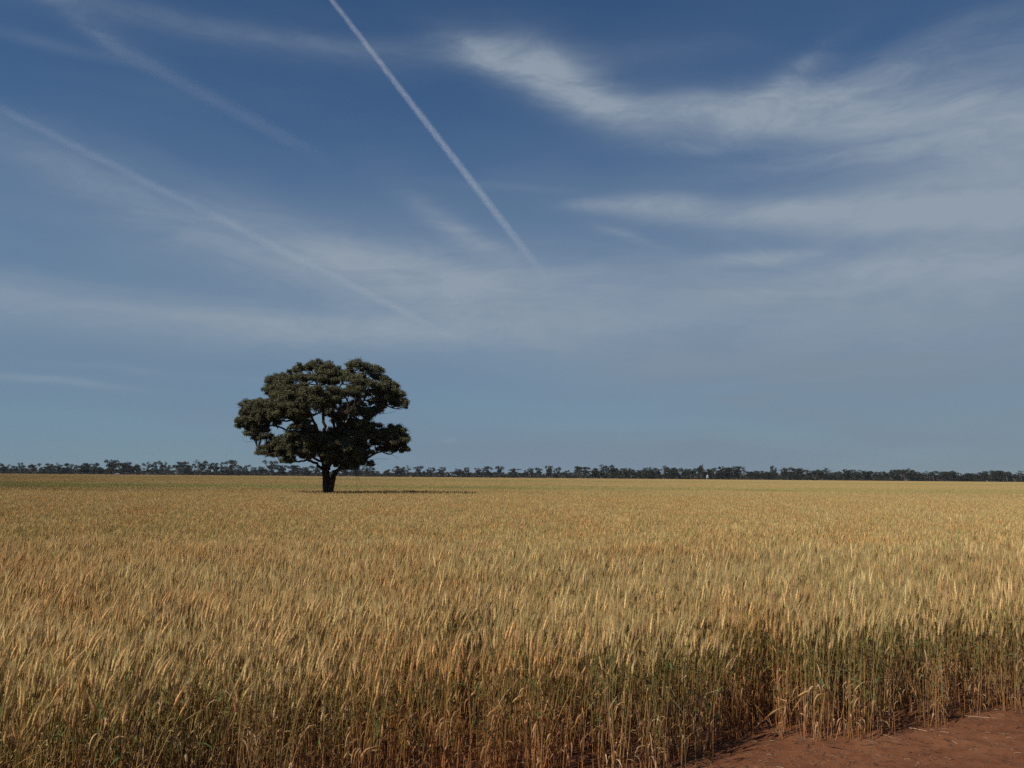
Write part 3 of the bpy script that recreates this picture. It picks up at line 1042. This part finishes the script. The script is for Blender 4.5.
# the wood behind the front trees reads as one mass: one ragged band of trunks and foliage
wg = np.random.default_rng(21)
wp, wc = [], []
wt = MB()
NW = 1400
for i in range(NW):
    t = (i + wg.random()) / NW
    px = -90 + 1240 * t
    right = 1.0 if px > 595 else 0.0
    dist = wg.uniform(790, 900) if right else wg.uniform(880, 1150)
    p = at_depth(px, base_y(px), dist)
    hpx = (wg.uniform(5.0, 8.2) if right else wg.uniform(3.8, 6.6))
    h = hpx / FPX * dist
    for q in range(4):
        c = (p.x + wg.normal(0, .3) * h, dist + wg.normal(0, 3), h * wg.uniform(.08, .85))
        pp, kk = dome_points(wg, c, (h * .28, h * .28, h * .2), 34, 7, h * .06)
        wp.append(pp)
        wc.append(np.array((0.031, 0.035, 0.024)) * wg.uniform(.7, 1.3, 34)[:, None])
    wt.tube([(p.x, dist, -.2), (p.x + wg.normal(0, .3), dist, h * .6)], [.25, .12], 5)
wp, wc = np.concatenate(wp), np.concatenate(wc)
V = leaf_quads(wp, wg, 1.5, 0.9, 0.1)
wood = link("woodland", quads_mesh("woodland", V, M_FARLEAF, wc))
tag(wood, "low dark band of distant woodland behind the row of trees", "woodland", None, "stuff")
wtr = link("trunks", wt.mesh("trunks", M_FARBARK), wood)
wtr["kind"] = "stuff"

# ------------------------------------------------------------------ small pale silo in front of the belt
silo = bpy.data.objects.new("field_silo", None)
COL.objects.link(silo)
ps = at_depth(707.5, base_y(707.5), 722)
silo.location = (ps.x, 722, 0)
tag(silo, "tiny pale pointed silo on legs in front of the dark tree belt", "silo")
M_ZINC = plain_material("pale_zinc", (0.30, 0.32, 0.35), 0.5, 0.1, 2.0)
b = MB()
b.tube([(0, 0, 1.5), (0, 0, 2.1), (0, 0, 3.7)], [0.35, 1.15, 1.15], 16, cap=True)
for zz in (2.35, 2.85, 3.35):
    b.tube([(0, 0, zz - .04), (0, 0, zz), (0, 0, zz + .04)], [1.15, 1.19, 1.15], 16, cap=False)
link("bin", b.mesh("bin", M_ZINC, smooth=False), silo)
b = MB()
b.tube([(0, 0, 3.703), (0, 0, 3.76), (0, 0, 4.7), (0, 0, 4.75), (0, 0, 5.0)], [1.25, 1.22, 0.28, 0.34, 0.30], 16)
link("roof", b.mesh("roof", M_ZINC), silo)
for k in range(4):
    a = math.pi / 4 + k * math.pi / 2
    b = MB()
    b.tube([(math.cos(a) * 1.1, math.sin(a) * 1.1, -.1), (math.cos(a) * 1.02, math.sin(a) * 1.02, 2.3)], [.07, .07], 6)
    link("leg", b.mesh("leg", M_ZINC), silo)

# ------------------------------------------------------------------ straw and pebbles on the track
rs_ = random.Random(9)


def gz(x, y):
    near = 1.0
    return (noise.noise((x * 1.3, y * 1.3, 0.2)) * 0.022 + noise.noise((x * 5, y * 5, 3.2)) * 0.013 + max(0.0, noise.noise((x * 11, y * 11, 5.1)) - 0.15) * 0.022) * near


def fallen(px0, py0, px1, py1, label, lift=0.0, r=0.0026):
    a, c = on_plane(px0, py0, 0), on_plane(px1, py1, 0)
    pts = []
    for i in range(9):
        f = i / 8
        p = a.lerp(c, f)
        p.z = gz(p.x, p.y) + r + lift * f + 0.004 * math.sin(f * 5)
        pts.append(p - a)
    mb = MB()
    mb.tube(pts, [r * (1.1 - .3 * i / 8) for i in range(9)], 6, (0.42, 0.29, 0.17))
    o = link("fallen_straw", mb.mesh("fallen_straw", M_STRAW, True, True), None, a)
    tag(o, label, "straw", "fallen straws on the red track")


fallen(958, 717.5, 1000, 720.5, "long pale straw lying on the red soil at the far right crop edge")
fallen(905, 727, 935, 733, "short pale straw lying on the red soil by the crop, middle of three")
fallen(772, 734, 790, 733, "short pale straw in the small bay of the crop edge")
lt = MB()
for _ in range(2600):
    px, py = rs_.uniform(560, 1080), rs_.uniform(700, 800)
    p = on_plane(px, py, 0)
    d = p.y - edge_y(p.x)
    if d < -0.5 and rs_.random() < 0.82:
        continue
    a = rs_.uniform(0, 6.28)
    ln = rs_.uniform(0.008, 0.05) * (1.6 if d > -.15 else 1)
    q = [Vector((p.x + math.cos(a) * ln * f, p.y + math.sin(a) * ln * f, 0)) for f in (-.5, 0, .5)]
    for v_ in q:
        v_.z = gz(v_.x, v_.y) + 0.002
    q[1].z += rs_.uniform(0, .006)
    c = lerp((0.07, 0.04, 0.03), (0.34, 0.22, 0.13), rs_.random() ** 1.5)
    lt.tube(q, [rs_.uniform(.0008, .0022)] * 3, 3, c)
lit = link("straw_litter", lt.mesh("straw_litter", M_STRAW, False, True))
tag(lit, "broken chaff and dry stem bits scattered over the red soil", "litter", None, "stuff")
pb = MB()
for _ in range(900):
    px, py = rs_.uniform(640, 1080), rs_.uniform(705, 790)
    p = on_plane(px, py, 0)
    r = abs(rs_.gauss(0.004, 0.004)) + 0.002
    vs, fs = [], []
    oc = [(1, 0, 0), (0, 1, 0), (-1, 0, 0), (0, -1, 0), (0, 0, .8), (0, 0, -.6)]
    for v_ in oc:
        vs.append((p.x + v_[0] * r * rs_.uniform(.7, 1.3), p.y + v_[1] * r * rs_.uniform(.7, 1.3), gz(p.x, p.y) + v_[2] * r))
    fs = [(0, 1, 4), (1, 2, 4), (2, 3, 4), (3, 0, 4), (1, 0, 5), (2, 1, 5), (3, 2, 5), (0, 3, 5)]
    c = lerp((0.09, 0.036, 0.022), (0.17, 0.08, 0.05), rs_.random()) if rs_.random() < .985 else (0.4, 0.33, 0.27)
    pb.add(vs, fs, [c] * 6)
peb = link("pebbles", pb.mesh("pebbles", M_STRAW, False, True))
tag(peb, "small red clods and grit lying on the bare track", "pebbles", None, "stuff")


# ------------------------------------------------------------------ contrails: long soft tubes of thin ice cloud high above
def contrail(p0, p1, r0, r1, density, fade0, fade1, lump, label, alt=9500.0):
    """A tube of ice cloud from sky point p0 to p1; its density falls off towards the rim and thins out at the ends."""
    a, b_ = on_plane(p0[0], p0[1], alt), on_plane(p1[0], p1[1], alt)
    d = b_ - a
    L = d.length
    mt = bpy.data.materials.new("ice_trail")
    mt.use_nodes = True
    nt = mt.node_tree
    nt.nodes.remove(nt.nodes['Principled BSDF'])
    tc = nt.nodes.new('ShaderNodeTexCoord')
    sp = nt.nodes.new('ShaderNodeSeparateXYZ')
    nt.links.new(tc.outputs['Object'], sp.inputs[0])
    x_, y_, z_ = (N(nt, sp.outputs[i]) for i in range(3))
    f = z_ / L
    rad = f * (r1 - r0) + r0
    wob = noise_tex(nt, combine(nt, 0.0, 0.0, z_ / (r0 * 9)), 1.0, 3, 0.6) - 0.5
    wob2 = noise_tex(nt, combine(nt, 5.0, 0.0, z_ / (r0 * 7)), 1.0, 3, 0.6) - 0.5
    xx = x_ / rad + wob * 0.5
    yy = y_ / rad + wob2 * 0.5
    core = (1.0 - (xx * xx + yy * yy)).clamp()
    ns = noise_tex(nt, combine(nt, x_ / r0, y_ / r0, z_ / (r0 * 4)), 0.9, 4, 0.65)
    dn = core * core * (ns.smooth(0.28, 0.72) * lump + (1 - lump)) * f.smooth(0.0, fade0) * (1.0 - f).smooth(0.0, fade1) * (density * r0) / rad
    pv = nt.nodes.new('ShaderNodeVolumePrincipled')
    pv.inputs['Color'].default_value = (0.97, 0.98, 1.0, 1)
    nt.links.new(dn.s, pv.inputs['Density'])
    nt.links.new(pv.outputs[0], nt.nodes['Material Output'].inputs['Volume'])
    mt.cycles.volume_step_rate = 0.06
    mb = MB()
    n_ = 24
    mb.tube([(0, 0, L * i / n_) for i in range(n_ + 1)], [(r0 + (r1 - r0) * i / n_) * 1.25 for i in range(n_ + 1)], 16)
    o = link("contrail", mb.mesh("contrail", mt, True), None, a)
    o.rotation_mode = 'QUATERNION'
    o.rotation_quaternion = d.to_track_quat('Z', 'Y')
    tag(o, label, "contrail", "aircraft vapour trails across the sky")


contrail((318, -18), (556, 291), 66, 340, 0.0054, 0.01, 0.95, 0.85, "bright narrow white vapour trail slanting down from the top centre")
contrail((-40, 88), (470, 345), 180, 440, 0.00045, 0.01, 0.4, 0.5, "long faint vapour trail slanting down from the left edge towards the lone tree")
contrail((60, 18), (350, 172), 260, 330, 0.00022, 0.25, 0.4, 0.6, "broad blurred vapour trail near the top left corner")

# ------------------------------------------------------------------ the air between here and the far trees
hv = MB()
X0, X1, Y0, Y1, Z0, Z1 = -3200.0, 3200.0, -80.0, 6200.0, -1.0, 17.0
hv.add([(X0, Y0, Z0), (X1, Y0, Z0), (X1, Y1, Z0), (X0, Y1, Z0), (X0, Y0, Z1), (X1, Y0, Z1), (X1, Y1, Z1), (X0, Y1, Z1)],
       [(3, 2, 1, 0), (4, 5, 6, 7), (0, 1, 5, 4), (1, 2, 6, 5), (2, 3, 7, 6), (3, 0, 4, 7)])
mh = bpy.data.materials.new("air")
mh.use_nodes = True
mh.node_tree.nodes.remove(mh.node_tree.nodes['Principled BSDF'])
pv = mh.node_tree.nodes.new('ShaderNodeVolumePrincipled')
pv.inputs['Color'].default_value = (0.80, 0.90, 1.0, 1)
pv.inputs['Density'].default_value = 0.00005
mh.node_tree.links.new(pv.outputs[0], mh.node_tree.nodes['Material Output'].inputs['Volume'])
haze = link("haze", hv.mesh("haze", mh))
tag(haze, "faint blue summer haze between the field and the distant trees", "haze", None, "stuff")
